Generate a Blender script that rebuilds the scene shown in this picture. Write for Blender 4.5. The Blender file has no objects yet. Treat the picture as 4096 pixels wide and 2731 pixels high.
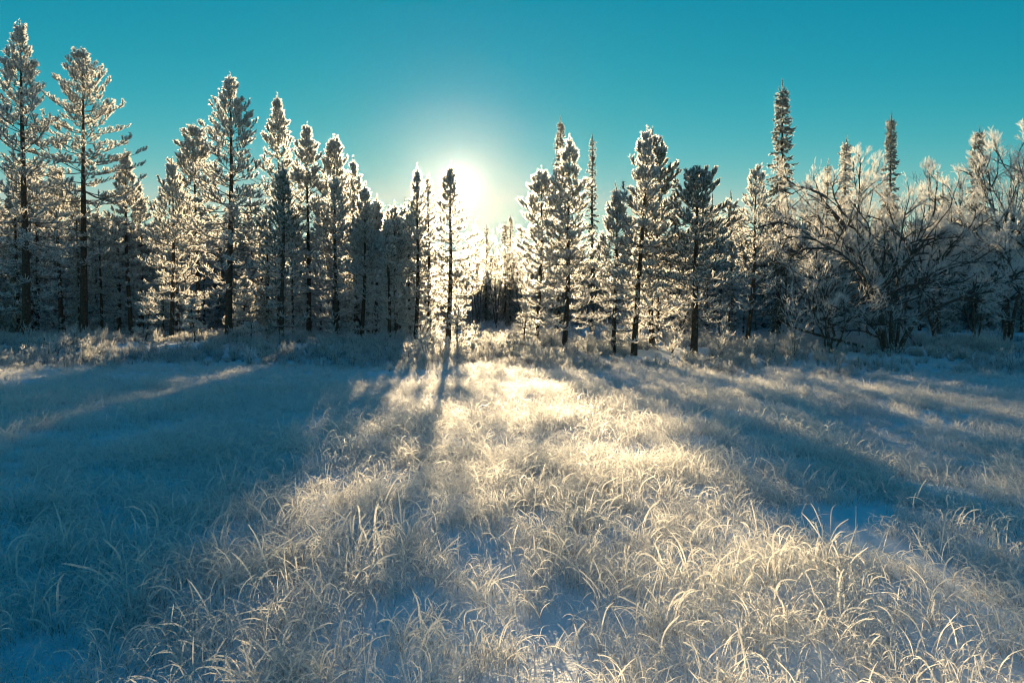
import bpy, math, random
import numpy as np

# ------------------------------------------------------------------ camera, sky, sun, exposure
S = bpy.context.scene
COL = S.collection
F = 2731.0                      # focal length in photo pixels (24 mm on a 36 mm sensor)
CAM_Z = 1.62
PITCH = math.radians(2.32)      # camera looks slightly down
cam = bpy.data.objects.new('camera', bpy.data.cameras.new('camera'))
COL.objects.link(cam)
cam.data.sensor_width = 36.0
cam.data.lens = 24.0
cam.data.clip_start = 0.05
cam.data.clip_end = 3000.0
cam.location = (0, 0, CAM_Z)
cam.rotation_euler = (math.pi / 2 - PITCH, 0, 0)
S.camera = cam


def ray(px, py):
    """Unit direction in the world through photo pixel (px, py)."""
    x, y = (px - 2048) / F, (1365.5 - py) / F
    d = np.array([x, math.cos(PITCH) + y * math.sin(PITCH), y * math.cos(PITCH) - math.sin(PITCH)])
    return d / np.linalg.norm(d)


def at(px, py, depth):
    d = ray(px, py)
    return np.array([0, 0, CAM_Z]) + d * (depth / d[1])


SUN = ray(1832, 742)
EL = math.asin(SUN[2])
AZ = math.atan2(SUN[0], SUN[1])             # from +Y towards +X

world = bpy.data.worlds.new('World')
S.world = world
world.use_nodes = True
nt = world.node_tree
nt.nodes.clear()
N, L = nt.nodes.new, nt.links.new


def vmath(op, a, b=None, tree=None):
    n = (tree or nt).nodes.new('ShaderNodeVectorMath')
    n.operation = op
    for i, v in enumerate((a, b)):
        if v is None:
            continue
        if hasattr(v, 'is_output'):
            (tree or nt).links.new(v, n.inputs[i])
        else:
            n.inputs[i].default_value = v
    return n


def smath(op, a, b=None, tree=None):
    n = (tree or nt).nodes.new('ShaderNodeMath')
    n.operation = op
    for i, v in enumerate((a, b)):
        if v is None:
            continue
        if hasattr(v, 'is_output'):
            (tree or nt).links.new(v, n.inputs[i])
        else:
            n.inputs[i].default_value = v
    return n.outputs[0]


sky = N('ShaderNodeTexSky')
sky.sky_type = 'NISHITA'
sky.sun_disc = False
sky.sun_elevation = EL
sky.sun_rotation = AZ
sky.air_density = 1.0
sky.dust_density = 0.0
sky.ozone_density = 1.0
sep = N('ShaderNodeSeparateColor')
L(sky.outputs[0], sep.inputs[0])
# the picture's teal air: the red of the clear sky falls off faster than its green and blue
SKY = ((3.1, .56, 4.6), (4.27, 2.85, 1.12), (5.65, 3.45, 0.70))     # reference in, value there, power
chan = []
for i, (ref, val, pw) in enumerate(SKY):
    c = smath('POWER', smath('DIVIDE', sep.outputs[i], ref), pw)
    chan.append(smath('MINIMUM', smath('MULTIPLY', c, val), (3.1, 4.8, 4.7)[i]))
comb = N('ShaderNodeCombineColor')
for i in range(3):
    L(chan[i], comb.inputs[i])
# sun disc and glow painted into the sky (falls off with the angle from the sun)
geo = N('ShaderNodeNewGeometry')
dot = vmath('DOT_PRODUCT', geo.outputs['Incoming'], tuple(-float(v) for v in SUN)).outputs['Value']
dot = smath('MAXIMUM', dot, 0.0)
total = comb.outputs[0]
AUREOLE = [(160000.0, 4000.0, (1.0, .96, .88)), (20000.0, 120.0, (1.0, .95, .85)), (2600.0, 3.5, (1.0, .93, .80)),
           (260.0, 1.7, (1.0, .66, .46))]
for power, gain, colr in AUREOLE:
    lobe = smath('MULTIPLY', smath('POWER', dot, power), gain)
    sc = vmath('SCALE', colr)
    L(lobe, sc.inputs['Scale'])
    total = vmath('ADD', total, sc.outputs[0]).outputs[0]
bg = N('ShaderNodeBackground')
bg.inputs['Strength'].default_value = 0.05
out = N('ShaderNodeOutputWorld')
L(total, bg.inputs['Color'])
L(bg.outputs[0], out.inputs['Surface'])

sun = bpy.data.objects.new('sun', bpy.data.lights.new('sun', 'SUN'))
COL.objects.link(sun)
sun.data.energy = 4.8
sun.data.angle = math.radians(0.55)
sun.data.color = (1.0, 0.71, 0.38)
from mathutils import Vector
sun.rotation_euler = Vector([float(v) for v in SUN]).to_track_quat('Z', 'Y').to_euler()
sun.location = (0, 0, 40)

S.view_settings.view_transform = 'Standard'
S.view_settings.look = 'None'
S.view_settings.exposure = 1.5
S.view_settings.gamma = 1.0
S.view_settings.use_curve_mapping = False
S.render.engine = 'CYCLES'
S.cycles.use_denoising = True
S.cycles.filter_width = 1.1
S.cycles.max_bounces = 10
S.cycles.diffuse_bounces = 8
S.cycles.transmission_bounces = 5
S.cycles.transparent_max_bounces = 4
S.cycles.sample_clamp_indirect = 8.0
S.cycles.volume_bounces = 0
HAZE = .00002

# ------------------------------------------------------------------ materials


def new_mat(name):
    m = bpy.data.materials.new(name)
    m.use_nodes = True
    t = m.node_tree
    t.nodes.clear()
    o = t.nodes.new('ShaderNodeOutputMaterial')
    return m, t, o


def noise(t, scale, detail=3.0, coords='Object'):
    tc = t.nodes.new('ShaderNodeTexCoord')
    n = t.nodes.new('ShaderNodeTexNoise')
    n.inputs['Scale'].default_value = scale
    n.inputs['Detail'].default_value = detail
    t.links.new(tc.outputs[coords], n.inputs['Vector'])
    return n.outputs['Fac']


def ramp(t, fac, stops):
    r = t.nodes.new('ShaderNodeValToRGB')
    e = r.color_ramp.elements
    e[0].position, e[0].color = stops[0][0], (*stops[0][1], 1)
    e[1].position, e[1].color = stops[-1][0], (*stops[-1][1], 1)
    for p, c in stops[1:-1]:
        x = e.new(p)
        x.color = (*c, 1)
    t.links.new(fac, r.inputs[0])
    return r.outputs[0]


def leafy(name, color_socket_fn, trans, tint=(1, 1, 1), ice=0.0):
    """Diffuse plus translucent: light from behind passes through the ice."""
    m, t, o = new_mat(name)
    c = color_socket_fn(t)
    d = t.nodes.new('ShaderNodeBsdfDiffuse')
    tr = t.nodes.new('ShaderNodeBsdfTranslucent')
    mx = t.nodes.new('ShaderNodeMixShader')
    t.links.new(c, d.inputs[0])
    ml = t.nodes.new('ShaderNodeVectorMath')
    ml.operation = 'MULTIPLY'
    t.links.new(c, ml.inputs[0])
    ml.inputs[1].default_value = tint
    t.links.new(ml.outputs[0], tr.inputs[0])
    mx.inputs[0].default_value = trans
    t.links.new(d.outputs[0], mx.inputs[1])
    t.links.new(tr.outputs[0], mx.inputs[2])
    last = mx.outputs[0]
    if ice:                 # ice crystals scatter most of the light onwards, close to its own direction
        rf = t.nodes.new('ShaderNodeBsdfRefraction')
        rf.distribution = 'GGX'
        rf.inputs['Roughness'].default_value = .78
        rf.inputs['IOR'].default_value = 1.28
        t.links.new(c, rf.inputs['Color'])
        m2 = t.nodes.new('ShaderNodeMixShader')
        m2.inputs[0].default_value = ice
        t.links.new(last, m2.inputs[1])
        t.links.new(rf.outputs[0], m2.inputs[2])
        last = m2.outputs[0]
    t.links.new(last, o.inputs[0])
    return m


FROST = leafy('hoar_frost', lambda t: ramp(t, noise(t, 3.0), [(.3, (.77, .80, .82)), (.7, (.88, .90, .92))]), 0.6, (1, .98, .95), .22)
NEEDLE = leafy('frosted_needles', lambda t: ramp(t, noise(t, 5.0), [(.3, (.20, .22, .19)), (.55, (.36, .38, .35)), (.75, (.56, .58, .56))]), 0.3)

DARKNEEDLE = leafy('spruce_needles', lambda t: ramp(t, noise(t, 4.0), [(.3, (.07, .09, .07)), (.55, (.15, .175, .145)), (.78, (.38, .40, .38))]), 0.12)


def grass_color(t):
    a = t.nodes.new('ShaderNodeAttribute')
    a.attribute_name = 'frost'
    return ramp(t, a.outputs['Fac'], [(0.0, (.24, .16, .09)), (.25, (.45, .38, .29)), (.5, (.76, .76, .75)), (1.0, (.85, .87, .89))])


GRASS = leafy('frosted_grass', grass_color, 0.5, (1, .97, .90), .29)


def bark_mat(name, dark, light, frost, amount):
    m, t, o = new_mat(name)
    b = t.nodes.new('ShaderNodeBsdfPrincipled')
    c = ramp(t, noise(t, 14.0, 6), [(.35, dark), (.60, light), (amount, light), (min(1, amount + .06), frost)])
    t.links.new(c, b.inputs['Base Color'])
    b.inputs['Roughness'].default_value = .9
    bp = t.nodes.new('ShaderNodeBump')
    bp.inputs['Strength'].default_value = .8
    bp.inputs['Distance'].default_value = .02
    t.links.new(noise(t, 40.0, 5), bp.inputs['Height'])
    t.links.new(bp.outputs[0], b.inputs['Normal'])
    t.links.new(b.outputs[0], o.inputs[0])
    return m


BARK = bark_mat('pine_bark', (.028, .02, .015), (.09, .058, .038), (.45, .44, .42), .66)
TWIGBARK = bark_mat('twig_bark', (.05, .042, .035), (.14, .12, .10), (.6, .6, .58), .52)
BIRCHBARK = bark_mat('birch_bark', (.03, .026, .024), (.10, .09, .08), (.55, .55, .53), .62)

m, t, o = new_mat('snow')
b = t.nodes.new('ShaderNodeBsdfPrincipled')
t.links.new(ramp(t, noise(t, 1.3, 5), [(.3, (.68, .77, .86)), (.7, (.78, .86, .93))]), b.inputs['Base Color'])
b.inputs['Roughness'].default_value = .7
b.inputs['Specular IOR Level'].default_value = .3
bp = t.nodes.new('ShaderNodeBump')
bp.inputs['Strength'].default_value = .8
bp.inputs['Distance'].default_value = .010
t.links.new(noise(t, 55.0, 4), bp.inputs['Height'])
bp2 = t.nodes.new('ShaderNodeBump')
bp2.inputs['Strength'].default_value = .5
bp2.inputs['Distance'].default_value = .03
t.links.new(noise(t, 9.0, 4), bp2.inputs['Height'])
t.links.new(bp2.outputs[0], bp.inputs['Normal'])
t.links.new(bp.outputs[0], b.inputs['Normal'])
t.links.new(b.outputs[0], o.inputs[0])
SNOW = m

# ------------------------------------------------------------------ mesh helpers


def hash2(ix, iy, seed):
    h = np.sin(ix * 127.1 + iy * 311.7 + seed * 74.7) * 43758.5453
    return h - np.floor(h)


def vnoise(x, y, seed=0):
    ix, iy = np.floor(x), np.floor(y)
    fx, fy = x - ix, y - iy
    fx, fy = fx * fx * (3 - 2 * fx), fy * fy * (3 - 2 * fy)
    a, b2 = hash2(ix, iy, seed), hash2(ix + 1, iy, seed)
    c, d = hash2(ix, iy + 1, seed), hash2(ix + 1, iy + 1, seed)
    return (a + (b2 - a) * fx) * (1 - fy) + (c + (d - c) * fx) * fy - .5


def sstep(a, b2, x):
    u = np.clip((x - a) / (b2 - a), 0, 1)
    return u * u * (3 - 2 * u)


def ground(x, y):
    x, y = np.asarray(x, float), np.asarray(y, float)
    z = .10 * vnoise(x / 2.7, y / 2.7, 1) + .07 * vnoise(x / 1.1, y / 1.1, 2) + .035 * vnoise(x / .45, y / .45, 3)
    z = z + .35 * vnoise(x / 14, y / 14, 4) * sstep(14, 30, y)
    bank = sstep(23.0, 28.5, y + .8 * vnoise(x / 3, y * 0, 9))
    z = z + .30 * bank + .25 * sstep(30, 60, y)
    z = z - .22 * sstep(3.5, 7, x) * sstep(6.5, 9, y) * (1 - sstep(20, 25, y))
    z = z - .18 * np.exp(-((x - 5.0 - .35 * (y - 9)) / .8) ** 2) * sstep(6, 8, y) * (1 - sstep(12, 15, y))
    return z


class Acc:
    """Collects triangles for one mesh."""

    def __init__(self):
        self.v, self.f, self.m, self.a, self.n = [], [], [], [], 0

    def add(self, v, f, mat=0, attr=None):
        if len(v) == 0:
            return
        self.v.append(v)
        self.f.append(f + self.n)
        self.m.append(np.full(len(f), mat, np.int32))
        self.a.append(np.zeros(len(v)) if attr is None else attr)
        self.n += len(v)

    def tube(self, P, R, k=3, mat=0, attr=None):
        """P (m, n, 3) polylines, R (m, n) radii."""
        P, R = np.asarray(P, float), np.asarray(R, float)
        if P.ndim == 2:
            P, R = P[None], R[None]
        if len(P) == 0:
            return
        m_, n_ = R.shape
        T = np.gradient(P, axis=1)
        T /= np.linalg.norm(T, axis=2, keepdims=True) + 1e-9
        mt = np.abs(T[..., 2]).mean(1)
        ref = np.where((mt > .8)[:, None], np.array([1., .2, 0])[None], np.array([.1, 0, 1.])[None])[:, None, :]
        U = np.cross(T, ref)
        U /= np.linalg.norm(U, axis=2, keepdims=True) + 1e-9
        W = np.cross(T, U)
        ang = np.arange(k) * 2 * np.pi / k
        v = P[:, :, None] + R[:, :, None, None] * (np.cos(ang)[None, None, :, None] * U[:, :, None] + np.sin(ang)[None, None, :, None] * W[:, :, None])
        idx = np.arange(m_ * n_ * k).reshape(m_, n_, k)
        a, b_ = idx[:, :-1], idx[:, 1:]
        a2, b2 = np.roll(a, -1, 2), np.roll(b_, -1, 2)
        f = np.concatenate([np.stack([a, a2, b2], -1).reshape(-1, 3), np.stack([a, b2, b_], -1).reshape(-1, 3)])
        at_ = None if attr is None else np.repeat(np.asarray(attr).reshape(-1), k)
        self.add(v.reshape(-1, 3), f, mat, at_)

    def ribbon(self, P, R, rng, mat=0, attr=None):
        m_, n_ = R.shape
        T = np.gradient(P, axis=1)
        side = rng.normal(size=(m_, 1, 3))
        U = np.cross(T, side)
        U /= np.linalg.norm(U, axis=2, keepdims=True) + 1e-9
        v = np.stack([P - U * R[..., None], P + U * R[..., None]], 2)
        idx = np.arange(m_ * n_ * 2).reshape(m_, n_, 2)
        a, b_, c, d = idx[:, :-1, 0], idx[:, :-1, 1], idx[:, 1:, 0], idx[:, 1:, 1]
        f = np.concatenate([np.stack([a, b_, d], -1).reshape(-1, 3), np.stack([a, d, c], -1).reshape(-1, 3)])
        self.add(v.reshape(-1, 3), f, mat, None if attr is None else np.repeat(attr.reshape(-1), 2))

    def fuzz(self, P, rng, count, length, width, fwd=.6, mat=0, t0=0.0, attr=None, up=0.0):
        """Small ice crystals standing off polylines P (m, n, 3): single triangles."""
        if len(P) == 0:
            return
        m_, n_, _ = P.shape
        s = t0 + (1 - t0) * rng.random((m_, count))
        x = s * (n_ - 1.001)
        i = x.astype(int)
        fr = (x - i)[..., None]
        mi = np.arange(m_)[:, None]
        p0, p1 = P[mi, i], P[mi, i + 1]
        p = p0 * (1 - fr) + p1 * fr
        T = p1 - p0
        T /= np.linalg.norm(T, axis=2, keepdims=True) + 1e-9
        r = rng.normal(size=p.shape)
        r -= T * (r * T).sum(2, keepdims=True)
        r /= np.linalg.norm(r, axis=2, keepdims=True) + 1e-9
        d = r + T * (fwd * rng.uniform(.3, 1.4, (m_, count, 1)))
        d[..., 2] += up
        d /= np.linalg.norm(d, axis=2, keepdims=True) + 1e-9
        ln = np.broadcast_to(np.asarray(length, float).reshape(-1, 1), (m_, 1)) * rng.uniform(.55, 1.15, (m_, count))
        w = np.cross(d, rng.normal(size=p.shape))
        w /= np.linalg.norm(w, axis=2, keepdims=True) + 1e-9
        w = w * (np.broadcast_to(np.asarray(width, float).reshape(-1, 1), (m_, 1)) * rng.uniform(.7, 1.3, (m_, count)))[..., None]
        tip = p + d * ln[..., None]
        low = p + d * (ln * .12)[..., None]
        v = np.stack([low + w, tip, low - w], 2).reshape(-1, 3)
        f = np.arange(m_ * count * 3).reshape(-1, 3)
        at_ = None
        if attr is not None:
            at_ = np.repeat(np.interp(s.reshape(-1), np.linspace(0, 1, len(attr)), attr), 3)
        self.add(v, f, mat, at_)

    def mesh(self, name, mats, attr=None, smooth=False):
        v = np.concatenate(self.v).astype(np.float32)
        f = np.concatenate(self.f).astype(np.int32)
        me = bpy.data.meshes.new(name)
        me.vertices.add(len(v))
        me.vertices.foreach_set('co', v.ravel())
        me.loops.add(len(f) * 3)
        me.loops.foreach_set('vertex_index', f.ravel())
        me.polygons.add(len(f))
        me.polygons.foreach_set('loop_start', np.arange(len(f), dtype=np.int32) * 3)
        me.polygons.foreach_set('material_index', np.concatenate(self.m))
        if smooth:
            me.polygons.foreach_set('use_smooth', np.ones(len(f), bool))
        if attr:
            a = me.attributes.new(attr, 'FLOAT', 'POINT')
            a.data.foreach_set('value', np.concatenate(self.a).astype(np.float32))
        for x in mats:
            me.materials.append(x)
        me.update(calc_edges=True)
        TRIS[0] += len(f)
        BY[name] = BY.get(name, 0) + len(f)
        return me


TRIS = [0]
BY = {}


def obj(name, me, parent=None):
    o = bpy.data.objects.new(name, me)
    COL.objects.link(o)
    if parent is not None:
        o.parent = parent
    return o


def thing(name, label, cat, loc, rz=0.0, group=None):
    o = bpy.data.objects.new(name, None)
    COL.objects.link(o)
    o.empty_display_size = .2
    o.location = [float(v) for v in loc]
    o.rotation_euler = (0, 0, rz)
    o['label'], o['category'] = label, cat
    if group:
        o['group'] = group
    return o


def dup(root, loc, rz, scale, label, group=None):
    r = root.copy()
    COL.objects.link(r)
    r.location = [float(v) for v in loc]
    r.rotation_euler = (0, 0, rz)
    r.scale = scale
    r['label'] = label
    if group:
        r['group'] = group
    for ch in list(root.children):
        c = ch.copy()
        COL.objects.link(c)
        c.parent = r
    return r


def unit(v):
    return v / (np.linalg.norm(v, axis=-1, keepdims=True) + 1e-9)


# ------------------------------------------------------------------ ground and sheet of snow
def axis_lines(fine, far, n):
    s = np.linspace(-1, 1, n)
    return np.sign(s) * (fine * np.abs(s) + (far - fine) * np.abs(s) ** 4)


gx = axis_lines(24.0, 900.0, 301)
gy = 8.0 + axis_lines(24.0, 900.0, 301)
GX, GY = np.meshgrid(gx, gy)
GZ = ground(GX, GY)
vv = np.stack([GX, GY, GZ], -1).reshape(-1, 3)
ii = np.arange(301 * 301).reshape(301, 301)
a, b_, c, d = ii[:-1, :-1].ravel(), ii[:-1, 1:].ravel(), ii[1:, 1:].ravel(), ii[1:, :-1].ravel()
acc = Acc()
acc.add(vv, np.concatenate([np.stack([a, b_, c], 1), np.stack([a, c, d], 1)]))
g = obj('ground', acc.mesh('ground', [SNOW], smooth=True))
g['kind'] = 'structure'
g['label'] = 'snow covered meadow ground'


# ------------------------------------------------------------------ conifers
# open lanes through the wood along the sun's bearing: (from, to) across that bearing, from which distance, above which height, how open
LANES = [(-5.95, -5.58, 18, 2.4, .8), (-1.7, -.85, 20, 2.6, .62), (-.15, .8, 20, 2.2, .35), (-13.9, -12.4, 33, .0, .9), (-11.4, -10.4, 36, .0, .9),
         ]


def across(x, y):
    return x * math.cos(AZ) - y * math.sin(AZ)


def in_lane(rng, p):
    c = across(p[:, 0], p[:, 1])
    cut = np.zeros(len(p), bool)
    for c0, c1, y0, z0, pr in LANES:
        cut |= (c > c0) & (c < c1) & (p[:, 1] > y0) & (p[:, 2] > z0) & (rng.random(len(p)) < pr)
    return cut


def shoots(rng, P, n_side, L, ang=50, lift=.25):
    """Side twigs off one branch path P (n, 3): returns bases and directions."""
    s = np.sort(rng.uniform(.22, 1.0, n_side))
    x = s * (len(P) - 1.001)
    i = x.astype(int)
    fr = (x - i)[:, None]
    p = P[i] * (1 - fr) + P[i + 1] * fr
    T = unit(P[i + 1] - P[i])
    side = unit(np.cross(T, np.array([0, 0, 1.])))
    sg = np.where(np.arange(n_side) % 2 == 0, 1., -1.)[:, None]
    a = np.radians(rng.uniform(ang * .5, ang * 1.3, n_side))[:, None]
    d = T * np.cos(a) + side * sg * np.sin(a)
    d[:, 2] += rng.uniform(-.15, 2 * lift, n_side)
    ln = L * (1.15 - s) * rng.uniform(.5, 1.1, n_side)
    return p, unit(d), ln, s


def conifer(seed, H, hw, base=.12, peak=.62, power=.8, kind='pine', tuft=.30, tr=.095, dens=1.25, fz=22, lean=0.0,
            trunk_r=None, bare=.72, spacing=None, parts=8, asym=0.0, wavy=.09, frosty=1.0, porous=1.0, org=None, core=None):
    """Trunk, crown and lowest branches of a frosted conifer with its foot at the origin.
    peak: where (0 top .. 1 lowest branch) the crown is widest; bare: from where the twigs lose their needles."""
    rng = np.random.default_rng(seed)
    H = float(H)
    if kind == 'pine':
        tuft, tr, dens, hw = tuft * .82, tr * 1.28, dens * porous, hw * 1.18
    core = core or (.36 if kind == 'pine' else .55)
    r0 = trunk_r or (.03 + .0085 * H)
    n = 16
    tz = np.linspace(0, 1, n)
    ph = rng.uniform(0, 6.28, 2)
    tx = lean * (1 - tz) ** 2 * H * .1 + wavy * np.sin(tz * 5 + ph[0]) * (1 - tz) * .8
    ty = wavy * np.sin(tz * 4 + ph[1]) * (1 - tz)
    tp = np.stack([tx, ty, tz * H], 1)
    tp[0, 2] = -.35
    trunk = Acc()
    rad = r0 * (1 - tz) ** .85 + .012
    rad[0] *= 1.35
    trunk.tube(tp, rad, 9, 0)
    if kind == 'pine':        # stubs of lost branches
        nst = 8
        zz = rng.uniform(.05, base + .12, nst)
        az = rng.uniform(0, 6.28, nst)
        q = np.stack([np.interp(zz, tz, tx), np.interp(zz, tz, ty), zz * H], 1)
        dd = np.stack([np.cos(az), np.sin(az), rng.uniform(-.3, .3, nst)], 1)
        ll = rng.uniform(.12, .4, nst)[:, None]
        trunk.tube(np.stack([q, q + dd * ll * .6, q + dd * ll + [0, 0, -.03]], 1), np.tile([.014, .01, .005], (nst, 1)), 3, 0)

    def on_trunk(z):
        u = z / H
        return np.array([np.interp(u, tz, tx), np.interp(u, tz, ty), z])

    crown = Acc()
    bparts = []
    zs = []
    z = H - 1.3 * tuft
    zlow = base * H
    sp0 = spacing or .30 * (H / 9) ** .5
    while z > zlow:
        zs.append(z)
        u = (H - z) / (H - zlow)
        z -= sp0 * rng.uniform(.6, 1.3) * (.55 + .6 * min(1, u * 3))
    # leading shoot
    nl = 4
    lead = np.stack([tp[-1] + [rng.normal(0, .02), rng.normal(0, .02), (k - 3.5) * tuft * .62] for k in range(nl)])
    LT = np.stack([lead, lead + [0, 0, tuft * .33], lead + [0, 0, tuft * .66], lead + [0, 0, tuft]], 1)
    tufts, tlen, trad = [LT], [np.full(nl, tuft)], [tr * np.array([.95, .85, .72, .58])]
    twigs, thin = [], []
    low_from = len(zs) - 2
    twig_r = []
    lowz = sorted(zs)[:3]
    part_left = parts
    for wi, z in enumerate(zs):
        u = (H - z) / (H - zlow)
        w = hw * (min(1.0, (u / peak)) ** (power + .12))
        if u > peak:
            w *= 1 - .35 * ((u - peak) / (1 - peak)) ** 1.5
        w = w + .04
        wf = rng.uniform(.75, 1.15)
        nb = rng.integers(4, 7) if kind == 'pine' else rng.integers(5, 8)
        a0 = rng.uniform(0, 6.28)
        for bi in range(nb):
            az = a0 + bi * 6.283 / nb + rng.normal(0, .25)
            if kind == 'spruce':
                wf = rng.uniform(.35, 1.25)
            Lb = w * wf * rng.uniform(.6, 1.2) * (1 + asym * math.cos(az))
            if Lb < .05:
                continue
            if u > .8 and rng.random() < .25:
                continue
            out_ = np.array([math.cos(az), math.sin(az), 0])
            s = np.linspace(0, 1, 6)
            if kind == 'pine':
                e0 = math.radians(58 - 66 * min(1, u * 1.25) ** .8 + rng.normal(0, 7))
                curl = math.radians(25 + 30 * max(0, u - .3) + rng.normal(0, 10))
            else:
                e0 = math.radians(25 - 75 * min(1, u * 1.6) ** .6 + rng.normal(0, 8))
                curl = math.radians(35 + rng.normal(0, 12))
            el = e0 + (s - .25) * curl
            azz = az + np.cumsum(rng.normal(0, .07, 6))
            st = np.stack([np.cos(el) * np.cos(azz), np.cos(el) * np.sin(azz), np.sin(el)], 1) * Lb / 5
            P = on_trunk(z) + np.concatenate([[[0, 0, 0]], np.cumsum(st[:-1], 0)])
            rb = min(.03, .007 + .011 * Lb)
            own = None
            if part_left > 0 and z in lowz and bi % 2 == 0 and Lb > .3:
                own = Acc()
                part_left -= 1
                bparts.append(own)
            dest = own or crown
            dest.tube(P, rb * (1 - .75 * s), 3, 3)
            if kind == 'pine':
                ns = max(1, int(Lb * 8.5 * dens + rng.uniform(0, 1)))
                if Lb < .28:
                    ns = 1 if Lb < .18 else 2
                p, d, ln, ss = shoots(rng, P, ns, min(.45, .40 * Lb), 52, .28)
                d = unit(d + np.array([0, 0, .42 * (1 - .6 * u)]))
                is_bare = rng.random(ns) < sstep(bare - .14, bare + .16, u) * .8
                end = P[-1][None]
                ed = unit(P[-1] - P[-2])[None] + np.array([[0, 0, .25]])
                # needle tufts
                kp, kd, kl = p[~is_bare], d[~is_bare], ln[~is_bare]
                e_bare = rng.random() < sstep(bare - .05, bare + .25, u) * .75
                if not e_bare:
                    kp = np.concatenate([kp, end - unit(ed) * tuft * .4])
                    kd = np.concatenate([kd, unit(ed)])
                    kl = np.concatenate([kl, [.03]])
                if len(kp):
                    tl = tuft * rng.uniform(.7, 1.2, len(kp)) * (1.05 - .3 * u) * min(1, .55 + 2.2 * u)
                    b0 = kp + kd * (kl * .5)[:, None]
                    upb = np.array([0, 0, .22])
                    q1 = b0 + kd * (tl * .33)[:, None]
                    d2 = unit(kd + upb)
                    q2 = q1 + d2 * (tl * .33)[:, None]
                    q3 = q2 + unit(d2 + upb) * (tl * .34)[:, None]
                    TP = np.stack([b0, q1, q2, q3], 1)
                    TR = tr * rng.uniform(.75, 1.15, len(kp)) * (1.0 - .25 * u)
                    TW = np.stack([kp, b0, q1], 1)
                    if own is not None:
                        tuft_geo(own, rng, TP, TR, fz, frosty, core)
                        own.tube(TW, np.tile([rb * .4, rb * .35, .004], (len(TW), 1)), 3, 3)
                    else:
                        tufts.append(TP), tlen.append(tl), trad.append(TR)
                        twigs.append(TW), twig_r.append(np.tile([rb * .4, rb * .35, .004], (len(TW), 1)))
                # bare frosted twigs that curl upwards
                bp_, bd, bl = p[is_bare], d[is_bare], ln[is_bare] * 1.1 + .14
                if e_bare:
                    bp_ = np.concatenate([bp_, end])
                    bd = np.concatenate([bd, ed])
                    bl = np.concatenate([bl, [.3]])
                if len(bp_):
                    bd = bd + np.array([0, 0, -.3])
                    path = [bp_]
                    dcur = unit(bd)
                    for k in range(3):
                        path.append(path[-1] + dcur * (bl / 3)[:, None])
                        dcur = unit(dcur + np.array([0, 0, .6]) + rng.normal(0, .12, dcur.shape))
                    TP = np.stack(path, 1)
                    if own is not None:
                        twig_geo(own, rng, TP)
                    else:
                        thin.append(TP)
                if u > bare - .1:     # frost along the bough itself
                    (thin if own is None else [])
                    if own is None:
                        thin.append(P[[1, 3, 4, 5]][None])
                    else:
                        twig_geo(own, rng, P[[1, 3, 4, 5]][None])
            else:                      # spruce: short boughs with hanging frosted sprays
                ns = max(2, int(Lb * 13 * dens))
                p, d, ln, ss = shoots(rng, P, ns, min(.4, .5 * Lb), 48, .02)
                tl = tuft * rng.uniform(.55, 1.15, ns) * (.8 + .3 * u)
                d = unit(d + np.array([0, 0, -.25]))
                q1 = p + d * (tl * .4)[:, None]
                q2 = q1 + unit(d + np.array([0, 0, -.35])) * (tl * .3)[:, None]
                q3 = q2 + unit(d + np.array([0, 0, -.2])) * (tl * .3)[:, None]
                TP = np.stack([p, q1, q2, q3], 1)
                e1 = unit(P[-1] - P[-2])
                EP = np.stack([P[-2], P[-1], P[-1] + e1 * tuft * .3, P[-1] + (e1 + [0, 0, .35]) * tuft * .6])[None]
                TP = np.concatenate([TP, EP])
                TR = tr * rng.uniform(.6, 1.15, len(TP))
                if own is not None:
                    tuft_geo(own, rng, TP, TR, fz, frosty, core)
                else:
                    tufts.append(TP), tlen.append(None), trad.append(TR)
    TP, TR = np.concatenate(tufts), np.concatenate(trad)
    keep = np.ones(len(TP), bool)
    if org is not None:
        keep = ~in_lane(rng, TP.mean(1) + org)
        keep[:4] = True
    tuft_geo(crown, rng, TP[keep], TR[keep], fz, frosty, core)
    if twigs:
        crown.tube(np.concatenate(twigs), np.concatenate(twig_r), 3, 3)
    if thin:
        twig_geo(crown, rng, np.concatenate(thin))
    return trunk, crown, bparts


def tuft_geo(acc, rng, TP, TR, fz, frosty=1.0, core=.36):
    """Bottle-brush shoots: a greenish needle core with hoar frost standing off it."""
    prof = np.array([.35, .80, .85, .25]) * core
    acc.tube(TP, TR[:, None] * prof[None], 3, 0)
    acc.fuzz(TP, rng, fz, TR * 1.18 * frosty, TR * .25, .75, 1, .02)


def twig_geo(acc, rng, TP):
    acc.ribbon(TP, np.tile([.010, .011, .010, .006], (len(TP), 1)), rng, 2)
    acc.fuzz(TP, rng, 9, .034, .012, .4, 1)


CONIFER_MATS = [NEEDLE, FROST, FROST, TWIGBARK]
SPRUCE_MATS = [DARKNEEDLE, FROST, FROST, TWIGBARK]


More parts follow.
